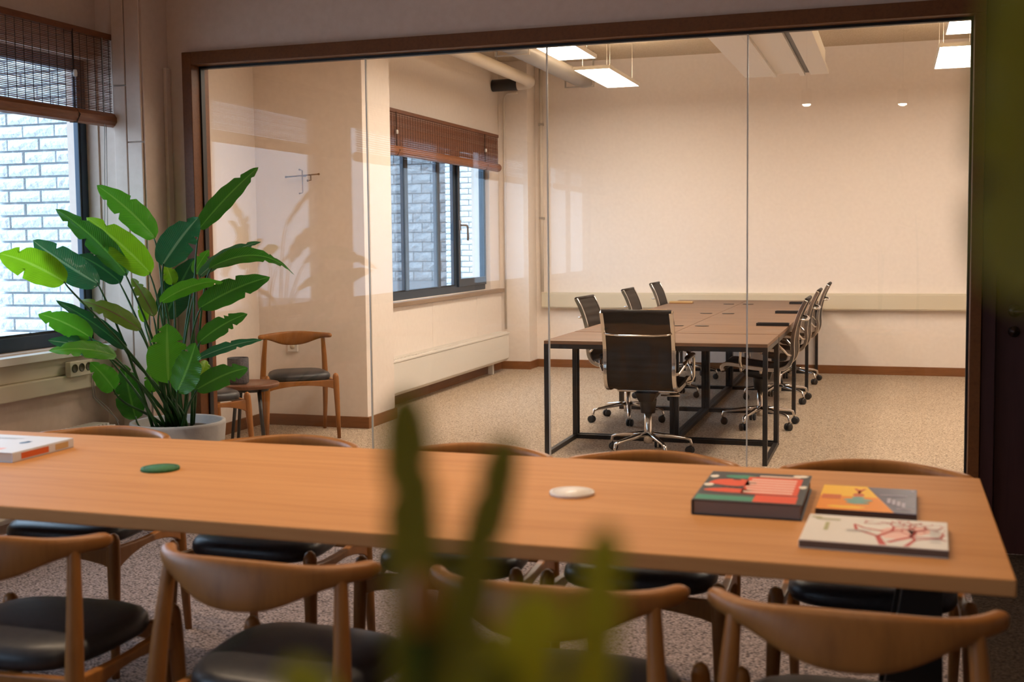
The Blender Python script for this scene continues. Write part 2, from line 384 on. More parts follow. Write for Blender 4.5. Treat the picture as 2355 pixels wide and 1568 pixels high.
# glazed front: oak frame, four panes, silicone joints
gx0, gw, gt = -3.482, .949, 2.30
m = MB().box(-3.543, -3.487, 5.385, 5.55, 0, 2.375)
gf = struct('window_6', m, M_FRAME, 'frameless glass front in a dark oak frame', .003)
MB().box(-3.487, .362, 5.385, 5.55, 2.309, 2.375).build('head_beam', M_FRAME, gf, .003)
MB().box(.316, .362, 5.385, 5.55, 0, 2.309).build('post', M_FRAME, gf, .003)
MB().box(-3.487, -3.478, 5.462, 5.498, .02, 2.309).box(-3.487, .316, 5.462, 5.498, 2.297, 2.309).box(.307, .316, 5.462, 5.498, .02, 2.297).build('gasket', M_GASKET, gf)
for i in range(4):
    a = gx0 + i*gw; MB().box(a+.003, a+gw-.003, 5.474, 5.486, .02, 2.299).build('pane', M_GLASS, gf)
    if i: MB().box(a-.003, a+.003, 5.4735, 5.4865, .02, 2.298).build('joint', M_JOINT, gf)
MB().box(-3.48, .31, 5.46, 5.50, 0, .02).build('floor_channel', M_GASKET, gf)
# dark door right of the glass
d1 = struct('door_1', MB().box(DX0+.0005, DX1-.0005, 5.435, 5.475, .001, 2.3395), M_DOOR, 'dark brown door right of the glass front')
hd = MB(); hd.lathe([(.0,0),(.026,0),(.026,.008),(.0,.008)], (0,0,0), 20)
hd.v = [(DX0+.075+x, 5.435-z, 1.054+y) for x, y, z in hd.v]
hd.tube([(DX0+.075,5.43,1.054), (DX0+.075,5.385,1.054), (DX0+.09,5.378,1.054), (DX0+.20,5.378,1.054)], .010, 8)
hd.build('handle', plain('dark_bronze', (.05,.03,.025), .35, .8), d1)
lk = MB(); lk.lathe([(0,0),(.024,0),(.024,.007),(.009,.007),(.008,.012),(0,.012)], (0,0,0), 20)
lk.v = [(DX0+.075+x, 5.435-z, .965+y) for x, y, z in lk.v]
lk.build('lock_rose', MATS['dark_bronze'], d1)

trim('trim_9', MB().box(.364, DX0, 5.40, 5.53, 0, 2.375).box(DX1, DX1+.05, 5.40, 5.53, 0, 2.375).box(DX0, DX1, 5.40, 5.53, 2.34, 2.375), M_DOOR, 'dark brown door frame beside the glass front')

# ------------------------------------------------------------------ outside
struct('ground_outside', MB().box(-40, -4.12, -20, 45, -.35, -.25), M_GROUND, 'pale paving outside the windows')
def brick_mesh(name, l, h, d, rough, mat, seed):
    r = random.Random(seed); m = MB(); nx, nz = 5, 3; rows = []
    for i in range(nz+1):
        row = []
        for j in range(nx+1):
            e = .012 if (i in (0, nz) or j in (0, nx)) else 0
            row.append((l*(j/nx-.5)*(1 if 0 < j < nx else .985), -d/2 + e*d/.1*.6 - (r.random()-.3)*rough*(0 if e else 1), h*(i/nz-.5)*(1 if 0 < i < nz else .96)))
        rows.append(row)
    m.grid(rows, False); n = nx+1
    o = len(m.v); c = [(-l/2, d/2, -h/2), (l/2, d/2, -h/2), (l/2, d/2, h/2), (-l/2, d/2, h/2)]
    m.v += c
    bot = list(range(n)); top = [nz*n+k for k in range(n)]; lef = [i*n for i in range(nz+1)]; rig = [i*n+nx for i in range(nz+1)]
    for q in (tuple(bot[::-1])+(o, o+1), tuple(top)+(o+2, o+3), tuple(lef)+(o+3, o), tuple(rig[::-1])+(o+1, o+2)):
        m.f.append(q); m.sm.append(False); m.mi.append(0)
    me = m.build(name, mat); dat = me.data; bpy.data.objects.remove(me); return dat
def brick_wall(name, label, core, y, x0, x1, z0, z1, l, h, joint, mat, mort, rough, seed):
    par = struct(name, core, mort, label)
    var = [brick_mesh('brick', l-joint, h-joint, .1, rough, mat, seed+k) for k in range(5)]
    halfv = [brick_mesh('brick', l/2-joint, h-joint, .1, rough, mat, seed+20+k) for k in range(3)]
    r = random.Random(seed); nrow = int((z1-z0)/h)
    for i in range(nrow):
        x = x0; z = z0 + (i+.5)*h; first = i % 2
        while x < x1-.02:
            ll = l/2 if (first and x == x0) or x+l > x1+.02 else l
            b = bpy.data.objects.new('brick', r.choice(var if ll == l else halfv)); COL.objects.link(b)
            b.parent = par; b.location = (x+ll/2, y+.045 + r.uniform(-.004, .004), z)
            x += ll
    return par
brick_wall('wall_outside', 'white painted brick bay outside the meeting room window', MB().box(-4.70, -4.12, 5.345, 5.42, -.25, 3.6).box(-4.75, -4.70, 5.345, 8.3, -.25, 3.6), 5.30, -4.71, -4.13, .42, 3.0, .21, .070, .010, M_BRICKW, M_MORTW, .014, 3)
brick_wall('wall_outside_far', 'white painted brick pier outside the office window', MB().box(-5.36, -4.25, 13.945, 15.5, -.25, 4.2), 13.9, -5.37, -4.3, .35, 3.6, .21, .070, .010, M_BRICKW, M_MORTW, .014, 40)
brick_wall('wall_courtyard', 'grey split-block wall across the courtyard', MB().box(-14, -7.2, 22.045, 22.5, -.25, 6.0).box(-14, -7.2, 21.8, 22.045, -.25, .58), 22.0, -12.0, -7.4, .58, 4.5, .40, .195, .012, M_BRICKG, M_MORTG, .05, 80)

# ------------------------------------------------------------------ bamboo blinds
def blind(label, X, y0, y1, z0, z1, group, roll_r=.035, cord=False, cover=.52, simple=False, backing=False, wallx=-3.93):
    root = thing('bamboo_blind', label, 'blind', (X, (y0+y1)/2, z0), 0, group); hw = (y1-y0)/2; H = z1-z0; r = random.Random(5)
    MB().box(-.03, .012, -hw, hw, H-.03, H).build('head_rail', M_BAMBOO, root, .002)
    for q in (-1, 1): MB().box(wallx-X, -.028, q*(hw-.25)-.015, q*(hw-.25)+.015, H-.028, H-.006).build('bracket', M_DUCT, root)
    m = MB(); pitch = .0085 if not simple else .017; z = roll_r*1.2
    while z < H-.03:
        hgt = pitch*(cover+r.uniform(-.1, .12)); o = r.uniform(-.001, .001)
        m.box(-.0015+o, .0015+o, -hw, hw, z, z+hgt); z += pitch
    tag(m.build('slats', M_BAMBOO, root), kind='stuff')
    if backing:                                    # the cloth-backed valance layer at the top
        m = MB(); z = H*.55
        while z < H-.03:
            m.box(.004, .0065, -hw, hw, z, z+pitch*.8); z += pitch
        tag(m.build('valance_slats', M_BAMBOO, root), kind='stuff')
    m = MB(); n = int(2*hw/.055); y = -hw+.02
    for k in range(n):
        m.box(.0018, .0032, y, y+.004, roll_r, H-.03); y += (2*hw-.04)/max(1, n-1)
    tag(m.build('threads', M_THREAD, root), kind='stuff')
    pts = []; m = MB(); nn = 20                    # bottom roll, faceted like wound slats
    ring = lambda y: [(roll_r*(1+(.05 if k % 2 else -.02))*math.cos(2*PI*k/nn), y, roll_r*.95+roll_r*(1+(.05 if k % 2 else -.02))*math.sin(2*PI*k/nn)) for k in range(nn)]
    m.loops([ring(-hw), ring(hw)], False); m.build('bottom_roll', M_BAMBOO2, root)
    for q in (-.72, .72):
        c = MB(); c.tube([(.012, hw*q, H-.02), (.013, hw*q, roll_r*2), (roll_r+.006, hw*q, roll_r), (.02, hw*q, -.004), (-.02, hw*q, -.002)], .003, 6)
        c.build('lift_cord', M_THREAD, root)
        t = MB(); t.lathe([(0,-.018),(.009,-.016),(.011,0),(.008,.016),(0,.018)], (.02, hw*q, H*.5), 12); t.build('cord_toggle', plain('toggle_white', (.8,.8,.78), .3) if 'toggle_white' not in MATS else MATS['toggle_white'], root)
    if cord:
        c = MB(); c.tube([(.02, hw-.09, H-.03), (.022, hw-.095, 0), (.03, hw-.13, -.45), (.03, hw-.18, -.95)], .0022, 6)
        c.tube([(.02, hw-.08, 0), (.03, hw-.11, -.5), (.03, hw-.17, -.95)], .0022, 6); c.build('pull_cord', M_CORD, root)
    return root
blind('half-drawn dark bamboo blind beside the big plant', -3.84, 3.0, 5.195, 1.985, 2.455, 'bamboo roller blinds', cord=True, backing=False)
blind('half-drawn bamboo blind on the window just left of the picture edge', -3.84, .4, 2.85, 1.985, 2.455, 'bamboo roller blinds', simple=True)
for k, (a, b) in enumerate([(-5.1,-2.65), (-2.35,.1)]):
    blind(['half-drawn bamboo blind on the rearmost meeting room window', 'half-drawn bamboo blind on the second window from the rear'][k], -3.84, a, b, 1.985, 2.455, 'bamboo roller blinds', simple=True)
blind('reddish bamboo blind rolled high above the office window', -3.88, 8.50, 11.57, 2.085, 2.46, 'bamboo roller blinds', roll_r=.04, cover=.9, wallx=-4.0)

# ------------------------------------------------------------------ radiators, sockets, cable
def radiator(label, X0, X1, y0, y1, z0, z1, feet=True):
    root = thing('radiator', label, 'radiator', ((X0+X1)/2, (y0+y1)/2, z0), 0, 'low convector radiators'); hx = (X1-X0)/2; hy = (y1-y0)/2; H = z1-z0
    m = MB().box(-hx, hx, -hy, hy, .03, H-.03); m.hexa([(-hx,-hy,0),(hx-.03,-hy,0),(-hx,hy,0),(hx-.03,hy,0),(-hx,-hy,.03),(hx,-hy,.03),(-hx,hy,.03),(hx,hy,.03)])
    m.build('body', M_WHITE, root, .004)
    MB().box(-hx-.003, hx+.006, -hy-.004, hy+.004, H-.03, H-.012).build('top_lip', M_WHITE, root, .003)
    m = MB(); n = int(2*hy/.03)
    for k in range(n): m.box(-hx+.02, hx-.012, -hy+.01+k*(2*hy-.02)/n, -hy+.01+k*(2*hy-.02)/n+.016, H-.012, H)
    tag(m.build('grille', M_WHITE, root), kind='stuff')
    for q in (-1, 1):
        MB().box(-hx, -hx+.05, q*(hy-.3)-.02, q*(hy-.3)+.02, -z0, 0.002).build('foot', M_WHITE, root)
    return root
radiator('long white convector radiator under the office window', -3.955, -3.83, 8.42, 11.72, .115, .425)
radiator('low cream convector radiator under the meeting room window', -3.90, -3.77, 3.05, 5.03, .12, .475)
sk = thing('socket_outlet', 'cream triple power socket on the trunking behind the plant', 'socket', (-3.872, 4.89, .765))
MB().box(-.02, .012, -.085, .085, -.038, .038).build('plate', M_SOCK, sk, .004)
for k in range(3):
    s = MB(); s.lathe([(0,0),(.021,0),(.021,.003),(.018,.003),(.018,-.0005),(0,-.0005)], (0,0,0), 18)
    s.v = [(.0122+z, -.052+k*.052+x, .004+y) for x, y, z in s.v]; s.build('socket_face', M_DARKS, sk)
sk.location.x = -3.858
c = MB(); c.tube([(-3.862,4.987,.735), (-3.866,4.992,.66), (-3.875,5.01,.60), (-3.84,5.05,.54), (-3.79,5.06,.50), (-3.755,5.045,.478)], .003, 6)
c.tube([(-3.862,4.997,.735), (-3.866,5.005,.66), (-3.88,5.03,.60), (-3.83,5.065,.54), (-3.79,5.07,.49), (-3.76,5.055,.45), (-3.75,5.05,.30)], .003, 6)
tag(c.build('power_cable', M_CORD), 'thin grey cable hanging below the socket strip', 'cable')
sk2 = thing('socket_outlet', 'small white socket on the niche wall behind the wooden chair', 'socket', (-4.28, 7.868, .60))
MB().box(-.04, .04, -.012, .012, -.04, .04).build('plate', M_WHITE, sk2, .004)
s = MB(); s.lathe([(0,0),(.02,0),(.02,.004),(0,.004)], (0,0,0), 16); s.v = [(x, -.012-z, y) for x, y, z in s.v]; s.build('socket_face', M_TRUNK, sk2)

# ------------------------------------------------------------------ office ceiling services
def light_panel(x, y, label):
    r = thing('light_panel', label, 'ceiling light', (x, y, 2.80), 0, 'suspended light panels')
    m = MB().box(-.158,-.148,-.62,.62,0,.03).box(.148,.158,-.62,.62,0,.03).box(-.148,.148,-.62,-.61,0,.03).box(-.148,.148,.61,.62,0,.03).box(-.148,.148,-.61,.61,.02,.03)
    m.build('frame', M_PFRAME, r)
    MB().box(-.148,.148,-.61,.61,.004,.012).build('diffuser', M_PANEL, r)
    MB().box(-.10,.10,-.58,.58,.0305,.034).build('added_glow_strip', M_ADDED_GLOW, r)  # added emitter, brightens the ceiling from above the panel
    for sx in (-1, 1):
        for sy in (-1, 1):
            c = MB().tube([(sx*.12, sy*.45, .03), (sx*.12, sy*.45, ZCF-2.80)], .002, 5); c.tube([(sx*.12, sy*.45, .03), (sx*.12, sy*.45, .06)], .006, 6)
            c.build('suspension_wire', M_DUCT, r)
for x, y, l in [(-2.42,10.33,'hanging light panel nearest the far window corner'), (-2.39,8.52,'hanging light panel beside the ribbed duct, cut by the oak beam'),
                (.47,10.22,'hanging light panel at the right end of the office ceiling'), (.49,8.42,'upper hanging light panel at the right, under the beam'),
                (-2.2,6.45,'hanging light panel just behind the glass on the window side'), (.49,6.6,'hanging light panel just behind the glass on the door side')]:
    light_panel(x, y, l)
u = thing('ceiling_unit', 'long white ceiling ventilation unit with dark slot', 'ventilation unit', (-.91, 8.65, 2.80))
h = 2.12
for nm, a, b, z0, z1, mt in [('board',-.36,-.125,.0,.03,M_WHITE), ('lip',-.12,-.085,-.008,.03,M_WHITE), ('grille_plate',-.085,.115,.018,.03,M_PFRAME), ('lip',.115,.16,-.008,.03,M_WHITE), ('slot',.16,.205,.02,.03,M_BLACK), ('board',.205,.36,.0,.03,M_WHITE)]:
    MB().box(a, b, -h, h, z0, z1).build(nm, mt, u, .002)
MB().box(-.33,.33,-h+.02,h-.02,.03,.2).build('housing', M_PFRAME, u)
for q in (-1.6, 1.6):
    for s_ in (-.28, .28): MB().bar((s_, q, .2), (s_, q, ZCF-2.80), .02, .02).build('hanger', M_DUCT, u)
m = MB(); pts = []; rad = []; y = 6.2; k = 0
while y < 11.85: pts.append((-3.02, y, 2.99)); rad.append(.112 if k % 2 else .10); y += .022; k += 1
m.tube(pts, rad, 18, True, .6)
rd = thing('ribbed_duct', 'grey ribbed air duct along the office ceiling', 'duct', (0,0,0)); m.build('hose', M_DUCT, rd)
for y in (7.2, 9.4, 11.6): MB().box(-3.17,-2.87,y,y+.03,2.905,2.915).box(-3.17,-3.16,y,y+.03,2.915,ZCF).box(-2.88,-2.87,y,y+.03,2.915,ZCF).build('hanger', M_DUCT, rd)
pp = thing('ceiling_pipe', 'white round pipe turning into the far column', 'pipe', (0,0,0))
MB().tube([(-3.55,5.9,2.99),(-3.55,11.55,3.0),(-3.555,11.65,2.995),(-3.60,11.74,2.99),(-3.70,11.77,2.99),(-3.99,11.77,2.99)], .058, 18).build('pipe', M_PIPE, pp)
MB().tube([(-3.72,11.77,2.99),(-3.995,11.77,2.99)], .062, 18).build('collar', M_BLACK, pp)
for y in (8.0, 10.6): MB().tube([(-3.55,y,3.05),(-3.55,y,ZCF)], .006, 6).build('hanger', M_DUCT, pp)
vp = thing('wall_pipe', 'slim vertical pipe in the office corner', 'pipe', (-3.60, 12.20, 0))
MB().tube([(0,0,.82),(0,0,ZCF)], .018, 12).build('pipe', M_PIPE, vp)
for z in (1.6, 2.6): MB().box(-.025,.025,-.02,.04,z,z+.025).build('clip', M_DUCT, vp, .002)
cn = MB().tube([(-3.93,11.937,.43),(-3.93,11.937,2.86),(-3.92,11.937,2.90),(-3.89,11.937,2.925),(-3.78,11.937,2.925)], .010, 8)
tag(cn.build('cable_conduit', M_PIPE), 'thin white conduit running up the far column', 'conduit')

# ------------------------------------------------------------------ meeting-room spots (pendants seen mirrored in the glass, rear pair added as fill)
def ceiling_spot(x, y, z, label, power=SPOT_POWER, aim=(0,0)):
    r = thing('ceiling_spot', label, 'spotlight', (x, y, z), 0, 'meeting room spotlights')
    MB().lathe([(.0,.12),(.035,.12),(.042,.10),(.042,0),(.037,0),(.037,.012)], (0,0,0), 20).build('housing', M_BLACK, r)
    MB().lathe([(.0,.014),(.034,.014),(.036,.008),(.03,-.006),(.015,-.014),(0,-.016)], (0,0,0), 20).build('lens', M_BULB, r)
    MB().tube([(0,0,.12),(0,0,ZC-z)], .006, 8).build('stem', M_BLACK, r)
    MB().lathe([(0,-.012),(.04,-.012),(.045,0),(0,0)], (0,0,ZC-z), 20).build('canopy', M_BLACK, r)
    ld = bpy.data.lights.new('spot_light', 'SPOT'); ld.energy = power; ld.color = WARM; ld.spot_size = 2.0; ld.spot_blend = .6; ld.shadow_soft_size = .05
    lo = bpy.data.objects.new('spot_light', ld); COL.objects.link(lo); lo.parent = r; lo.location = (0,0,-.03)
    return r
for x, y, z, l, pw in [(-.66,1.32,2.42,'pendant spotlight over the near chairs, mirrored in the glass',7), (.06,1.04,2.42,'pendant spotlight right of it, mirrored in the glass',7),
                   (-2.75,3.0,2.84,'ceiling spotlight over the left end of the table',SPOT_POWER), (-1.9,3.0,2.84,'ceiling spotlight over the green coaster',SPOT_POWER),
                   (-1.0,3.0,2.84,'ceiling spotlight over the white coaster',SPOT_POWER), (-.1,3.0,2.84,'ceiling spotlight over the books',SPOT_POWER),
                   (3.0,-1.5,2.84,'added fill spotlight at the right wall behind the camera',18), (3.0,-4.5,2.84,'added fill spotlight in the rear right corner',25)]:  # last two are unseen lamps added for bounce light from behind the camera
    ceiling_spot(x, y, z, l, pw)

# ------------------------------------------------------------------ oak meeting table
TZ = .74
tb = thing('meeting_table', 'long oak meeting table with dark steel legs', 'table', (-1.55, 2.81, 0))
MB().box(-1.95, 1.775, -.485, .485, TZ-.034, TZ).build('tabletop', M_OAK, tb, .004)
for q in (-1.62, 1.60):
    for s in (-1, 1):      # broad tapered sheet-steel legs
        MB().hexa([(q-.12, s*.15-.012, 0), (q+.07, s*.15-.012, 0), (q-.12, s*.15+.012, 0), (q+.07, s*.15+.012, 0),
                (q-.01, s*.11-.012, TZ-.05), (q+.06, s*.11-.012, TZ-.05), (q-.01, s*.11+.012, TZ-.05), (q+.06, s*.11+.012, TZ-.05)]).build('leg', M_BLACK, tb, .003)
    MB().box(q-.05, q+.12, -.30, .30, TZ-.05, TZ-.034).build('mount_plate', M_BLACK, tb, .002)

# ------------------------------------------------------------------ elbow chair
def elbow_chair(label, loc, rz, group):
    r = thing('elbow_chair', label, 'chair', loc, rz, group)
    # backrest: bent crescent, deep in the middle, round at the ends
    rings = []; n = 40
    for i in range(n+1):
        u = -1 + 2*i/n; a = u*math.radians(76)
        c = Vector((.262*math.sin(a), -.235+.185*(1-math.cos(a)), 0)); d = Vector((.262*math.cos(a), .185*math.sin(a), 0)).normalized()
        nn = Vector((d.y, -d.x, 0))                     # outward (backward)
        e = math.exp(-(abs(u)/.47)**2.6); hh = .036+.068*e; th = .036-.010*e
        top = .722+.012*e
        if i in (0, n): hh *= .55; th *= .55; top -= .009
        elif i in (1, n-1): hh *= .9; th *= .9; top -= .002
        zc = top-hh/2; ring = []
        for k in range(16):
            t = 2*PI*k/16; cs, sn = math.cos(t), math.sin(t)
            px = math.copysign(abs(cs)**.75, cs)*th/2; pz = math.copysign(abs(sn)**.8, sn)*hh/2
            ring.append(c + nn*(px - pz*.22*e) + Vector((0,0,zc+pz)))
        rings.append(ring)
    MB().loops(rings).build('backrest', M_CHAIR, r)
    for s in (-1, 1):
        MB().tube([(s*.222,-.262,0),(s*.226,-.235,.2),(s*.226,-.212,.40),(s*.218,-.19,.55),(s*.207,-.168,.69),(s*.206,-.166,.705)], [.0125,.017,.0215,.0185,.0145,.013], 14).build('leg', M_CHAIR, r)
        MB().tube([(s*.25,.228,0),(s*.245,.215,.2),(s*.24,.203,.38),(s*.238,.199,.435),(s*.238,.198,.452),(s*.238,.198,.460)], [.0125,.0175,.0215,.021,.016,.006], 14).build('leg', M_CHAIR, r)
        rg = []
        for i in range(13):
            t = i/12; x = s*(.238-.012*t); y = .198-.405*t; b = .335+.045*math.sin(PI*t)**.7; tp = .415 - .012*math.sin(PI*t)
            rg.append([(x-.012, y, b), (x+.012, y, b), (x+.012, y, tp), (x-.012, y, tp)])
        MB().loops(rg, False).build('side_rail', M_CHAIR, r, .004)
    rg = []
    for i in range(13):
        t = i/12; x = -.238+.476*t; b = .345+.035*math.sin(PI*t)**.7
        rg.append([(x, .198-.012, b), (x, .198+.012, b), (x, .198+.012, .412), (x, .198-.012, .412)])
    MB().loops(rg, False).build('front_rail', M_CHAIR, r, .004)
    MB().box(-.222,.222,-.217,-.193,.365,.412).build('back_rail', M_CHAIR, r, .004)
    # upholstered seat
    rings = []
    def outline(f, z):
        pts = []
        for k in range(36):
            t = 2*PI*k/36; cs, sn = math.cos(t), math.sin(t)
            x = math.copysign(abs(cs)**.55, cs); y = math.copysign(abs(sn)**.6, sn)
            yy = y*.205*f; wd = (.212+.02*y)*f
            pts.append((x*wd, yy+.0, z-.014*(1-abs(x))*0))
        return pts
    for f, z in [(.90,.408),(.97,.414),(1.0,.428),(.99,.446),(.95,.458),(.86,.467),(.6,.472),(.3,.473),(.05,.473)]: rings.append(outline(f, z))
    MB().loops(rings).build('seat', M_LEATHER, r)
    return r
E1 = elbow_chair('oak elbow chair on the near side, cut by the left picture edge', (-1.965, 2.32, 0), .08, 'elbow chairs around the oak table')
for x, y, rz, l in [(-1.262,2.30,-.03,'oak elbow chair on the near side, facing the green coaster'), (-.625,2.30,.0,'oak elbow chair on the near side, behind the blurred foreground leaves'),
                    (-.062,2.30,.0,'oak elbow chair on the near side, rightmost, in front of the red-tree book'),
                    (-2.60,3.30,PI+.05,'oak elbow chair on the far side, nearest the plant pot'), (-1.88,3.29,PI,'oak elbow chair on the far side, behind the green coaster'),
                    (-1.235,3.29,PI,'oak elbow chair on the far side, middle of the five'), (-.67,3.30,PI,'oak elbow chair on the far side, behind the white coaster'),
                    (-.045,3.31,PI,'oak elbow chair on the far side, rightmost, behind the books')]:
    dup(E1, (x, y, 0), rz, l)
c1 = dup(E1, (-4.03,7.47,0), PI+.62, 'oak elbow chair with dark seat against the niche wall'); c1['group'] = 'elbow chairs in the niche'
c2 = dup(E1, (-4.10,6.34,0), -.607, 'oak elbow chair in the niche half hidden by the oak post'); c2['group'] = 'elbow chairs in the niche'

# ------------------------------------------------------------------ niche: side table, pot, coat hook
st = thing('side_table', 'small round walnut side table on black legs', 'side table', (-4.07, 6.88, 0))
MB().lathe([(0,.418),(.17,.418),(.185,.424),(.192,.434),(.192,.444),(.186,.45),(.178,.445),(0,.442)], (0,0,0), 40).build('top', M_WALNUT, st)
for a in (-.5, 1.6, 2.7, 4.3):
    MB().tube([(.11*math.cos(a),.11*math.sin(a),.418),(.165*math.cos(a),.165*math.sin(a),0)], [.013,.010], 10).build('leg', M_BLACK, st)
MB().lathe([(0,.395),(.12,.395),(.12,.418),(0,.418)], (0,0,0), 24).build('mount', M_BLACK, st)
pt = thing('plant_pot', 'dark textured ceramic pot on the round side table', 'pot', (-4.135, 6.84, .4505))
MB().lathe([(0,0),(.066,0),(.070,.01),(.070,.165),(.067,.17),(.062,.165),(.060,.02),(0,.015)], (0,0,0), 36).build('body', M_POTD, pt)
hk = thing('coat_hook', 'thin brass coat hook of crossed rods on the niche wall', 'coat hook', (-4.15, 7.88, 1.87))
def ball(mb, c, r): mb.lathe([(0,-r),(r*.7,-r*.7),(r,0),(r*.7,r*.7),(0,r)], c, 12)
m = MB().tube([(-.13,-.06,-.006),(.14,-.06,.008)], .005, 8); ball(m, (-.13,-.06,-.006), .009); ball(m, (.14,-.06,.008), .009); m.build('cross_rod', M_BRASS, hk)
m = MB().tube([(-.012,-.07,.045),(0,-.05,.04),(0,-.05,-.125),(-.014,-.07,-.13)], .004, 8); ball(m, (-.012,-.07,.045), .007); ball(m, (-.014,-.07,-.13), .007); m.build('upright_rod', M_BRASS, hk)
m = MB().tube([(.075,-.06,.004),(.075,-.06,-.035),(.06,-.08,-.038)], .005, 8); ball(m, (.06,-.08,-.038), .009); m.build('peg', M_BRASS, hk)
MB().tube([(0,-.055,0),(0,0,0)], .006, 8).build('wall_bracket', M_BRASS, hk)

# ------------------------------------------------------------------ desks
DX = (-2.105, -1.405, -.705); DYS = (7.90, 9.335, 10.77, 12.205); T = .028
def desk(label, x0, x1, y0, y1, inner, group):
    r = thing('desk', label, 'desk', ((x0+x1)/2, (y0+y1)/2, 0), 0, group); hx, hy = (x1-x0)/2-.002, (y1-y0)/2-.003
    MB().box(-hx, hx, -hy, hy, .718, .74).build('desktop', M_DESK, r, .002)
    m = MB().box(-hx,hx,-hy,-hy+T,.69,.718).box(-hx,hx,hy-T,hy,.69,.718).box(-hx,-hx+T,-hy+T,hy-T,.69,.718).box(hx-T,hx,-hy+T,hy-T,.69,.718)
    m.build('top_frame', M_BLACK, r)
    for sx in (-1, 1):
        for sy in (-1, 1):
            xa = sx*(hx-T/2); ya = sy*(hy-T/2); MB().box(xa-T/2, xa+T/2, ya-T/2, ya+T/2, 0, .69).build('leg', M_BLACK, r)
    for sy in ((-1, 1) if inner else (1,)):
        ya = sy*(hy-T/2); MB().box(-hx+T, hx-T, ya-T/2, ya+T/2, 0, T).build('floor_rail', M_BLACK, r)
    for sx in ((-1, 1) if inner == 0 else (inner,)):
        xa = sx*(hx-T/2); MB().box(xa-T/2, xa+T/2, -hy+T, hy-T, 0, T).build('floor_rail', M_BLACK, r)
    if inner:
        g = MB(); g.lathe([(0,0),(.036,0),(.04,.002),(.04,.004),(0,.004)], (0,0,0), 20)
        g.v = [(inner*(hx-.09)+x*1.3, -.08+y*.8, .74+z) for x, y, z in g.v]; g.build('cable_grommet', M_BLACK, r)
    return r
desk('end desk nearest the glass, office chair pushed up to it', DX[0], DX[2], 7.145, 7.875, 0, 'walnut desks on black frames')
names = {0: 'window-side', 1: 'right-hand'}; order = ('first', 'second', 'third')
for k in range(3):
    for s in range(2):
        desk('%s walnut desk, %s row behind the end desk' % (names[s], order[k]), DX[s], DX[s+1], DYS[k], DYS[k+1], 1 if s == 0 else -1, 'walnut desks on black frames')
for k, y in enumerate((8.66, 10.10, 11.52)):
    for s in range(2):
        x = (-1.975, -.82)[s]
        r = thing('desk_tray', ['narrow pale wooden tray', 'narrow black tray'][s]+' on the %s desk of the %s side' % (order[k], ('window', 'right')[s]), 'tray', (x, y, .74), 0, 'slim trays on the desks')
        MB().box(-.115,.115,-.035,.035,0,.006).build('base', M_BLACK if s else M_CHAIR, r)
        MB().box(-.115,.115,-.035,-.029,.006,.022).box(-.115,.115,.029,.035,.006,.022).box(-.115,-.109,-.029,.029,.006,.022).box(.109,.115,-.029,.029,.006,.022).build('rim', M_BLACK if s else plain('pale_wood_%d' % k, (.62,.42,.20), .4), r, .002)

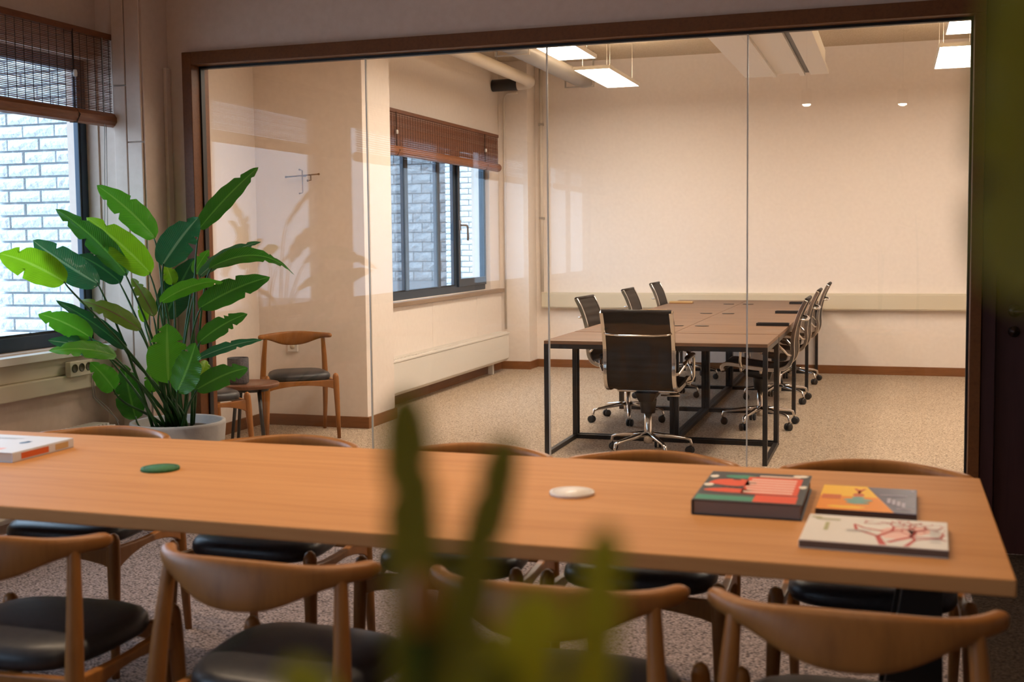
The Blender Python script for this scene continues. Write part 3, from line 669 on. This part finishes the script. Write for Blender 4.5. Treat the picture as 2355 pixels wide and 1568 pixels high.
# ------------------------------------------------------------------ office chairs
PROF = [(.245,.425),(.25,.455),(.225,.474),(.16,.470),(.05,.452),(-.07,.440),(-.15,.442),(-.205,.462),(-.235,.505),(-.245,.56),(-.243,.62),(-.250,.70),(-.272,.79),(-.302,.87),(-.335,.935)]
def smooth_path(pts, n):
    out = []
    P = [Vector((0, a, b)) for a, b in pts]; P = [P[0]*2-P[1]]+P+[P[-1]*2-P[-2]]
    for i in range(1, len(P)-2):
        for k in range(n):
            t = k/n; a, b, c, d = P[i-1:i+3]
            out.append(.5*((2*b)+(c-a)*t+(2*a-5*b+4*c-d)*t*t+(3*b-a-3*c+d)*t**3))
    out.append(P[-2]); return out
def office_chair(label, loc, rz, group, spin=.3):
    r = thing('office_chair', label, 'office chair', loc, rz, group)
    path = smooth_path(PROF, 6); W = .205; rows = []; m = MB()
    for s in (1, -1):
        rows = []
        for i, p in enumerate(path):
            d = (path[min(i+1, len(path)-1)]-path[max(i-1, 0)]).normalized(); nn = Vector((0, -d.z, d.y))
            th = .006+.004*abs(math.sin(i*PI/4))
            rows.append([p + nn*s*th*(1 if 0 < j < 8 else .3) + Vector((-W+2*W*j/8, 0, 0)) for j in range(9)])
        if s < 0: rows = rows[::-1]
        m.grid(rows)
    m.build('sling', M_MESH, r)
    MB().tube([path[-1]+Vector((-W-.012,0,0)), path[-1]+Vector((W+.012,0,0))], .014, 12).build('top_roll', M_MESH, r)
    MB().tube([path[0]+Vector((-W-.01,0,0)), path[0]+Vector((W+.01,0,0))], .011, 12).build('front_roll', M_MESH, r)
    for s in (-1, 1):
        rg = []
        for i, p in enumerate(path):
            d = (path[min(i+1, len(path)-1)]-path[max(i-1, 0)]).normalized(); nn = Vector((0, -d.z, d.y)); x = Vector((s*(W+.011), 0, 0))
            w_ = .012; h_ = .014
            rg.append([p+x-Vector((w_,0,0))-nn*h_, p+x+Vector((w_,0,0))-nn*h_, p+x+Vector((w_,0,0))+nn*h_, p+x-Vector((w_,0,0))+nn*h_])
        MB().loops(rg, False).build('side_frame', M_CHROME, r, .003)
        ar = thing_part = MB().tube([(s*.228,.10,.458),(s*.262,.112,.47),(s*.272,.115,.50),(s*.274,.112,.58),(s*.274,.095,.622),(s*.274,.06,.632),(s*.274,-.10,.625),(s*.272,-.155,.615),(s*.262,-.185,.585),(s*.24,-.212,.55),(s*.226,-.235,.545)], .0095, 10).build('arm_loop', M_CHROME, r)
        MB().tube([(s*.274,.085,.642),(s*.274,.06,.648),(s*.274,-.10,.642),(s*.274,-.14,.634)], [.014,.019,.019,.013], 12, flat=.55).build('arm_pad', M_RUBBER, ar)
    MB().tube([(-.205,-.285,.80),(-.19,-.318,.795),(-.1,-.334,.79),(.1,-.334,.79),(.19,-.318,.795),(.205,-.285,.80)], .011, 10, flat=.7).build('back_brace', M_CHROME, r)
    MB().tube([(-.205,-.02,.432),(-.19,-.02,.412),(.19,-.02,.412),(.205,-.02,.432)], .010, 8).build('seat_brace', M_CHROME, r)
    MB().tube([(-.205,.12,.45),(-.18,.12,.418),(.18,.12,.418),(.205,.12,.45)], .010, 8).build('seat_brace', M_CHROME, r)
    m = MB(); m.hexa([(-.045,-.07,.345),(.045,-.07,.345),(-.045,.09,.365),(.045,.09,.365),(-.075,-.09,.41),(.075,-.09,.41),(-.075,.14,.41),(.075,.14,.41)])
    mc = m.build('tilt_mechanism', M_BLACK, r, .008)
    MB().tube([(.07,.06,.375),(.19,.075,.375)], [.006,.008], 8).build('lever', M_CHROME, mc)
    MB().lathe([(.045,.27),(.055,.345),(.055,.36)], (0,0,0), 20).build('shroud', M_BLACK, r)
    MB().lathe([(.028,.075),(.030,.12),(.024,.15),(.024,.30)], (0,0,0), 20).build('gas_column', M_CHROME, r)
    for k in range(5):
        a = spin + 2*PI*k/5; c, s = math.cos(a), math.sin(a)
        pts = [(.02*c,.02*s,.135),(.12*c,.12*s,.122),(.235*c,.235*s,.105),(.268*c,.268*s,.094),(.277*c,.277*s,.066),(.277*c,.277*s,.05)]
        lg = MB().tube(pts, [.021,.018,.0135,.0125,.011,.010], 10, flat=.8).build('base_leg', M_CHROME, r)
        cx, cy = .277*c, .277*s; b = a + 1.1 + k*.7; t = Vector((math.cos(b), math.sin(b), 0)); q = Vector((-t.y, t.x, 0)); o = Vector((cx, cy, .027)) + q*.012
        w_ = MB()
        for sd in (-1, 1):
            ring = lambda off, rr: [o + t*off + q*rr*math.cos(2*PI*j/16) + Vector((0,0,rr*math.sin(2*PI*j/16))) for j in range(16)]
            w_.loops([ring(sd*.006, .024), ring(sd*.010, .027), ring(sd*.020, .026), ring(sd*.023, .018)] if sd > 0 else [ring(sd*.023, .018), ring(sd*.020, .026), ring(sd*.010, .027), ring(sd*.006, .024)])
        w_.build('caster', M_RUBBER, lg)
    return r
O1 = office_chair('ribbed dark office chair seen from behind at the end desk', (-1.475, 7.36, 0), -.02, 'chrome office chairs')
for x, y, rz, l in [(-1.90,8.70,-PI/2-.05,'office chair on the window side of the first desk'), (-1.87,10.12,-PI/2,'office chair on the window side of the second desk'), (-1.90,11.50,-PI/2,'office chair on the window side of the third desk'),
                    (-.91,8.70,PI/2,'office chair on the right side of the first desk'), (-.91,10.08,PI/2,'office chair on the right side of the second desk'), (-.90,11.45,PI/2,'office chair on the right side of the third desk')]:
    dup(O1, (x, y, 0), rz, l)

# ------------------------------------------------------------------ things on the oak table
def coaster(name, label, x, y, r, mat, ring):
    t = thing(name, label, 'coaster', (x, y, TZ)); t['group'] = 'round coasters on the oak table'
    MB().lathe([(0,0),(r*.985,0),(r,.002),(r,.006),(r*.985,.008),(0,.008)], (0,0,0), 48).build('disc', mat, t)
    MB().lathe([(r*.80,.008),(r*.80,.0085),(r*.86,.0085),(r*.86,.008)], (0,0,0), 48, True, False).build('rim_line', ring, t)
    return t
coaster('coaster', 'round green coaster lying on the oak table', -1.968, 2.825, .054, noisy('green_felt', (.02,.10,.028), (.04,.16,.05), 90, .7, .2), plain('dark_green', (.012,.06,.018), .7))
coaster('coaster', 'round white coaster lying on the oak table', -.76, 2.822, .057, plain('white_ceramic', (.72,.64,.58), .35), plain('pale_grey_glaze', (.60,.52,.46), .35))
PC = {}
def pc(c):
    if c not in PC: PC[c] = plain('print_%d' % len(PC), c, .5, spec=.25)
    return PC[c]
def book(label, x0, x1, y0, y1, h, cover, rot=0, prints=(), edge=(.22,.17,.14), spine='left', ct=.0025, soft=False):
    r = thing('book', label, 'book', ((x0+x1)/2, (y0+y1)/2, TZ), rot, 'books on the oak table'); hx, hy = (x1-x0)/2, (y1-y0)/2
    o = .0 if soft else .004
    MB().box(-hx+o, hx-o, -hy+o, hy-o, ct, h-ct).build('pages', pc(edge), r)
    m = MB().box(-hx, hx, -hy, hy, 0, ct).box(-hx, hx, -hy, hy, h-ct, h)
    if spine == 'left': m.box(-hx-.001, -hx+o*.5+.001, -hy, hy, ct, h-ct)
    else: m.box(hx-o*.5-.001, hx+.001, -hy, hy, ct, h-ct)
    cv = m.build('cover', cover, r, .001)
    lv = 0
    for name, col, polys in prints:
        lv += 1; p = MB()
        for q in polys: p.poly([(-hx+2*hx*u, -hy+2*hy*v) for u, v in q], h+.0002*lv)
        p = p.build(name, pc(col), cv)
        if len(polys) > 1: p['kind'] = 'stuff'
    return r
def rect(a, b, c, d): return [(a, c), (b, c), (b, d), (a, d)]
def blob(cx, cy, rx, ry, n=14, j=.15, seed=1):
    r = random.Random(seed); return [(min(1, max(0, cx+rx*(1+r.uniform(-j, j))*math.cos(2*PI*k/n))), min(1, max(0, cy+ry*(1+r.uniform(-j, j))*math.sin(2*PI*k/n)))) for k in range(n)]
M_SLATE = plain('slate_cover', (.045,.05,.055), .45, spec=.3)
lines = [rect(.42+.02*(k % 2), .88, .30+.085*k, .352+.085*k) for k in range(6)]
book('thick dark book with red and green cover on the oak table', -.437, -.188, 2.685, 3.03, .036, M_SLATE, .0, [
    ('green_print', (.05,.26,.17), [rect(.02,.62,.03,.17), blob(.32,.83,.16,.06), rect(.5,.82,.84,.91)]),
    ('red_print', (.72,.085,.035), [blob(.30,.34,.24,.075,seed=2), blob(.28,.62,.24,.12,seed=4), rect(.40,.93,.26,.84), rect(.55,.94,.02,.24)]),
    ('pale_print', (.86,.52,.42), lines + [rect(.5,.9,.86,.90)]),
    ('cream_print', (.80,.72,.62), [blob(.06,.50,.05,.05), blob(.06,.80,.045,.05), blob(.90,.93,.08,.045), blob(.955,.55,.04,.05)]),
    ('dark_marks', (.05,.03,.03), [rect(.2+.06*k,.235+.06*k,.43,.46) for k in range(4)] + [rect(.26,.34,.70,.73)])], edge=(.20,.155,.14))
book('orange and purple paperback lying on the oak table', -.160, .060, 2.752, 3.022, .016, plain('purple_cover', (.05,.04,.09), .4, spec=.3), -.02, [
    ('orange_print', (.80,.27,.02), [[(0,0),(.78,0),(.47,1),(0,1)]]),
    ('yellow_print', (.86,.50,.03), [[(0,.55),(.60,.55),(.47,1),(0,1)], blob(.3,.12,.2,.05)]),
    ('red_print', (.60,.14,.03), [rect(.02,.22,.42,.6), blob(.40,.62,.06,.09,seed=3), rect(.385,.415,.68,.86), [(.33,.9),(.37,.9),(.41,.72),(.39,.72)], [(.47,.9),(.43,.9),(.39,.72),(.41,.72)]]),
    ('teal_print', (.18,.36,.32), [blob(.40,.40,.15,.06,seed=5), blob(.40,.30,.12,.05,seed=6), blob(.40,.50,.07,.05,seed=7)]),
    ('pale_print', (.42,.38,.48), [rect(.70+.05*k,.735+.05*k,.36-.05*k,.55-.05*k) for k in range(4)] + [rect(.62,.9,.66,.69), rect(.8,.96,.14,.17), blob(.955,.9,.02,.03)])], soft=True, edge=(.10,.075,.07))
tree = []
def branch(x, y, a, l, w, n, R_):
    x2, y2 = x+l*math.cos(a), y+l*math.sin(a)*1.2; px, py = -math.sin(a)*w, math.cos(a)*w
    cl = lambda v: min(.985, max(.012, v))
    if min(x, x2) > .40 or (n > 2 and x2 > .34): tree.append([(cl(x-px), cl(y-py)), (cl(x2-px*.7), cl(y2-py*.7)), (cl(x2+px*.7), cl(y2+py*.7)), (cl(x+px), cl(y+py))])
    if n:
        for da in (R_.uniform(.35, .9), -R_.uniform(.35, .9)): branch(x2, y2, a+da, l*R_.uniform(.62, .85), w*.68, n-1, R_)
R_ = random.Random(11); branch(.57, .0, 1.75, .26, .026, 5, R_); branch(.60, .12, .9, .24, .022, 5, R_); branch(.72, .0, 1.3, .22, .018, 5, R_); branch(.56, .5, 2.7, .16, .016, 4, R_)
b3 = book('white book with a red branching tree on its cover', -.174, .115, 2.446, 2.684, .018, plain('white_cover', (.72,.66,.60), .5, spec=.25), -.03, [
    ('pink_print', (.80,.46,.38), [blob(.66,.45,.14,.22,seed=8), blob(.80,.6,.08,.16,seed=9)]),
    ('red_tree_print', (.50,.045,.03), tree),
    ('olive_print', (.42,.40,.20), [rect(.06,.24,.80,.84), rect(.14,.17,.4,.7), rect(.03,.1,.86,.9)]),
    ('grey_print', (.5,.47,.45), [rect(.3,.48,.46,.48), rect(.3,.45,.42,.435)] + [rect(.88,.95,.2+.09*k,.23+.09*k) for k in range(6)])], soft=True, edge=(.13,.095,.08))
book('white book with coloured spine at the left end of the oak table', -2.78, -2.458, 2.80, 3.072, .030, plain('white_jacket', (.62,.62,.66), .5, spec=.25), .0, [
    ('pink_print', (.78,.30,.24), [rect(.42+.06*k,.465+.06*k,.12,.24) for k in range(6)]),
    ('blue_mark', (.10,.16,.26), [blob(.72,.58,.045,.07), rect(.69,.75,.62,.68)]),
    ('grey_print', (.45,.47,.52), [rect(.2,.55,.8,.82), rect(.2,.5,.75,.765)])], edge=(.62,.54,.46), spine='right')
# printed patches on that book's spine
bk = bpy.data.objects['book.003'] if 'book.003' in bpy.data.objects else None
if bk:
    hx = .161
    MB().box(hx+.0012, hx+.0017, -.10, .02, .006, .024).build('spine_print', pc((.62,.12,.03)), bk)
    MB().box(hx+.0012, hx+.0017, .05, .11, .006, .024).build('spine_print', pc((.55,.36,.16)), bk)

# ------------------------------------------------------------------ big plant
LEAVES = [
((-3.503, 5.05, 1.409),(-3.74, 4.918, 1.687),0.123,0.35,0.05,0),
((-3.582, 4.92, 1.226),(-3.74, 4.61, 1.567),0.104,-0.50,0.06,1),
((-3.501, 5.0, 1.232),(-3.74, 4.831, 1.531),0.136,0.20,0.06,2),
((-3.615, 4.75, 1.187),(-3.74, 4.447, 1.424),0.132,0.30,0.07,3),
((-3.663, 4.98, 1.187),(-3.74, 4.75, 1.344),0.101,-0.40,0.04,4),
((-3.687, 4.6, 1.202),(-3.74, 4.231, 1.365),0.142,-0.20,0.07,2),
((-3.333, 4.85, 1.273),(-3.093, 4.8, 1.513),0.145,0.20,0.04,3),
((-3.254, 5.05, 1.447),(-2.94, 5.1, 1.756),0.090,0.50,0.03,1),
((-3.294, 5.1, 1.211),(-2.966, 5.15, 1.4),0.057,0.80,0.05,3),
((-3.171, 5.0, 1.257),(-2.706, 5.0, 1.27),0.067,0.90,0.14,1),
((-3.17, 4.9, 1.066),(-2.778, 4.9, 1.234),0.110,0.40,0.05,1),
((-3.318, 4.8, 1.099),(-2.937, 4.75, 1.218),0.065,0.70,0.06,0),
((-3.498, 5.1, 1.002),(-3.349, 5.15, 1.315),0.148,0.20,0.03,4),
((-3.318, 5.1, 1.229),(-3.261, 5.15, 1.353),0.059,0.30,0.02,0),
((-3.491, 5.0, 1.021),(-3.652, 5.05, 1.217),0.068,0.40,0.02,5),
((-3.428, 4.8, 0.968),(-3.699, 4.7, 1.13),0.075,0.50,0.05,5),
((-3.633, 4.7, 0.934),(-3.74, 4.464, 1.076),0.101,-0.40,0.04,0),
((-3.551, 4.85, 0.866),(-3.74, 4.588, 1.129),0.067,-0.70,0.03,4),
((-3.656, 4.85, 0.84),(-3.74, 4.519, 0.949),0.085,0.40,0.04,3),
((-3.496, 4.7, 0.851),(-3.72, 4.5, 0.904),0.074,0.60,0.05,0),
((-3.211, 4.95, 0.895),(-2.963, 5.0, 1.05),0.085,0.50,0.04,1),
((-3.151, 4.85, 0.83),(-2.8, 4.85, 0.936),0.045,0.70,0.03,3),
((-3.227, 4.72, 0.725),(-3.158, 4.62, 1.025),0.172,0.10,0.03,0),
((-3.145, 4.66, 0.691),(-3.01, 4.62, 0.935),0.119,-0.50,0.02,1),
((-3.106, 4.75, 0.69),(-2.792, 4.7, 0.825),0.099,0.30,0.05,1),
((-3.628, 4.85, 0.666),(-3.688, 4.75, 0.822),0.103,0.30,0.03,0),
((-3.579, 4.95, 0.508),(-3.603, 4.9, 0.794),0.128,0.40,0.02,1),
((-3.268, 5.05, 0.721),(-3.266, 5.1, 0.803),0.068,0.20,0.02,2),
((-3.444, 5.1, 1.174),(-3.483, 5.1, 1.28),0.065,0.20,0.02,2),
((-3.588, 5.1, 0.622),(-3.599, 5.1, 0.772),0.065,0.20,0.02,0),
((-3.618, 5.1, 0.982),(-3.641, 5.1, 1.108),0.047,0.20,0.02,2),
]
LM = [leafmat('leaf_bright', (.075,.30,.012), (.11,.37,.018), (.20,.46,.05), .33, .35),
      leafmat('leaf_mid', (.030,.15,.012), (.05,.21,.016), (.12,.34,.04), .22, .3),
      leafmat('leaf_yellow', (.19,.42,.008), (.27,.52,.012), (.34,.58,.05), .36, .45),
      leafmat('leaf_cool', (.022,.15,.055), (.035,.20,.075), (.22,.42,.22), .15, .2),
      leafmat('leaf_dark', (.010,.075,.022), (.018,.105,.030), (.05,.20,.05), .2, .2),
      leafmat('leaf_tinged', (.10,.16,.012), (.14,.22,.015), (.14,.07,.03), .35, .3)]
M_STEM = noisy('petiole', (.012,.05,.012), (.03,.10,.02), 20, .35, 0)
def leaf_mesh(B, T, w, roll, arch, seed, splits=2, wk=1.12, blunt=False):
    r = random.Random(seed); B, T = Vector(B), Vector(T); ax = (T-B); Ln = ax.length; ax.normalize()
    view = ((B+T)/2-Vector((0,0,CAM_H))).normalized()
    S = ax.cross(view).normalized(); S = Matrix.Rotation(roll, 3, ax) @ S; N = S.cross(ax)
    if N.z < 0: N = -N
    n = 26; rows = []; uv = []; cut = {}
    for side in (-1, 1):
        for _ in range(r.randint(1, splits)):
            cut[(side, r.randint(13, n-4))] = r.uniform(.5, .75)
    for i in range(n+1):
        t = i/n; f = .8*max(0, 1-(2*t-1)**6)**.5 if blunt else max(.0, (1-(2*t**.82-1)**2))**.62*(1-.25*t**3); hw = w*wk/2*f/max(.55, math.cos(roll))
        c = B + ax*Ln*t + N*arch*4*t*(1-t)*.6 - Vector((0,0,1))*arch*t*t*.3
        row = []
        for j in range(9):
            s = -1+j/4; sd = -1 if s < 0 else 1; k = cut.get((sd, i), 1) if abs(s) > .6 else 1
            q = s*k; edge = math.sin(t*31+seed)*.035*w*abs(s)**2
            row.append(c + S*hw*q + N*(.34*hw*abs(q) + edge - .25*hw*q*q) + ax*(-.10*hw*abs(q)))
            uv.append((t, s))
        rows.append(row)
    m = MB(); m.grid(rows); m.uv = uv; return m
PX, PY = -3.385, 5.02
pl = thing('potted_plant', 'large potted bird-of-paradise plant in a concrete pot by the window', 'plant', (PX, PY, 0))
MB().lathe([(0,0),(.165,0),(.18,.012),(.205,.2),(.226,.40),(.234,.485),(.232,.497),(.222,.50),(.208,.495),(.204,.46),(0,.455)], (0,0,0), 56).build('pot', M_CONC, pl)
MB().lathe([(.2045,.455),(.10,.470),(0,.474)], (0,0,0), 32).build('soil', M_SOIL, pl)
off = Vector((PX, PY, 0))
for i, (B, T, w_, ro, ar, k) in enumerate(LEAVES):
    m = leaf_mesh(B, T, w_, ro, ar, i+3); m.v = [tuple(Vector(v)-off) for v in m.v]
    m.build('leaf', LM[k], pl)
    r = random.Random(i+50); Bv = Vector(B)-off; a = r.uniform(0, 2*PI); rr = r.uniform(.02, .12)
    d = Vector((Bv.x, Bv.y, 0)); lean = d.length
    s0 = Vector((rr*math.cos(a)*.6+d.x*.16, rr*math.sin(a)*.6+d.y*.16, .468))
    if s0.xy.length > .17: s0.x *= .17/s0.xy.length; s0.y *= .17/s0.xy.length
    p1 = s0 + Vector((d.x*.25, d.y*.25, (Bv.z-.468)*.5)); ax = (Vector(T)-Vector(B)).normalized()
    p2 = Bv - ax*.05 - Vector((0,0,.06))
    pts = []
    for q in range(13):
        t = q/12; pts.append(s0*(1-t)**3 + p1*3*t*(1-t)**2 + p2*3*t*t*(1-t) + (Bv+ax*.015)*t**3)
    MB().tube(pts, [.0085-.0048*q/12 for q in range(13)], 8).build('petiole', M_STEM, pl)

# ------------------------------------------------------------------ foreground plants, out of focus
FM = leafmat('olive_leaf', (.48,.40,.014), (.54,.46,.02), (.46,.40,.04), .4, .35)
FM2 = leafmat('dark_olive_leaf', (.24,.19,.014), (.29,.23,.018), (.23,.19,.03), .4, .3)
FK = .55
def near(p): return (p[0]*FK, p[1]*FK, CAM_H+(p[2]-CAM_H)*FK)
fp = thing('strap_leaf_plant', 'blurred strap-leaved plant in the foreground', 'plant', (-.105, .275, 0)); fo = Vector((-.105, .275, 0))
def pot(root, r, h, mat):
    MB().lathe([(0,0),(r*.75,0),(r*.8,.01),(r*.95,h*.7),(r,h),(r*.93,h),(r*.9,h-.03),(0,h-.035)], (0,0,0), 32).build('pot', mat, root)
    MB().lathe([(r*.895,h-.035),(0,h-.02)], (0,0,0), 24).build('soil', M_SOIL, root)
pot(fp, .13, .72, M_CONC)
for i, (B, T, w_, mt) in enumerate([((-.222,.530,1.13),(-.246,.572,1.303),.035,FM2), ((-.214,.530,1.14),(-.204,.622,1.272),.029,FM2),
        ((-.133,.490,1.12),(-.126,.532,1.248),.027,FM), ((-.165,.470,1.14),(-.140,.476,1.232),.037,FM), ((-.215,.50,1.10),(-.155,.46,1.205),.04,FM2),
        ((-.22,.50,1.08),(-.29,.52,1.17),.035,FM), ((-.15,.46,1.10),(-.09,.44,1.17),.03,FM), ((-.19,.56,1.05),(-.23,.63,1.16),.035,FM2),
        ((-.215,.52,1.09),(-.224,.53,1.205),.040,FM2), ((-.15,.47,1.08),(-.172,.468,1.19),.035,FM), ((-.13,.47,1.09),(-.115,.47,1.18),.03,FM2)]):
    B, T, w_ = near(B), near(T), w_*FK
    m = leaf_mesh(B, T, w_, .1, .004, i+90, 1, 1.0, True); m.v = [tuple(Vector(v)-fo) for v in m.v]; m.build('leaf', mt, fp)
    b = Vector(B)-fo; MB().tube([(b.x*.3,b.y*.3,.69),(b.x*.7,b.y*.7,.95),tuple(b),tuple(b+(Vector(T)-Vector(B))*.2)], [.006,.005,.004,.002], 8).build('stem', M_STEM, fp)
bx_, by_, bz_ = near((-.219,.526,1.19)); bx_ -= fo.x; by_ -= fo.y
MB().lathe([(0,0),(.004,.003),(.006,.009),(.004,.016),(0,.019)], (bx_, by_, bz_-.004), 12).build('orange_bud', plain('orange_bud', (.55,.20,.02), .5), fp)
MB().tube([(-.005,.005,.69),(bx_*.8,by_*.8,1.0),(bx_,by_,bz_)], [.005,.004,.0025], 8).build('stem', M_STEM, fp)
rp = thing('broad_leaf_plant', 'blurred broad olive leaf hanging in at the top right', 'plant', (.20, .27, 0)); ro_ = Vector((.20, .27, 0))
pot(rp, .14, .45, M_CONC)
MB().tube([(0,0,.41),(.01,.005,.9),(-.005,.0,1.35),(-.02,.0,1.56)], [.014,.012,.010,.007], 10).build('trunk', M_STEM, rp)
for i, (B, T, w_, mt) in enumerate([((.060,.466,1.53),(.044,.452,1.355),.056,FM2), ((.15,.46,1.56),(.075,.47,1.60),.05,FM2), ((.38,.47,1.5),(.5,.5,1.35),.09,FM), ((.36,.4,1.5),(.42,.3,1.42),.09,FM)]):
    B, T, w_ = near(B), near(T), w_*FK
    m = leaf_mesh(B, T, w_, .1, .006, i+130, 1, 1.0, True); m.v = [tuple(Vector(v)-ro_) for v in m.v]; m.build('leaf', mt, rp)
    b = Vector(B)-ro_; MB().tube([(-.012,0,b.z-.04),tuple(b),tuple(b+(Vector(T)-Vector(B))*.1)], [.004,.003,.002], 8).build('petiole', M_STEM, rp)
tag(MB().box(.30, 1.9, 2.2, 5.38, 0.0, .012).build('dark_floor_patch', M_DARKPILE, None, .004), 'dark brown floor patch in front of the dark door', 'mat')  # thin dark brown textured slab over the carpet by the door
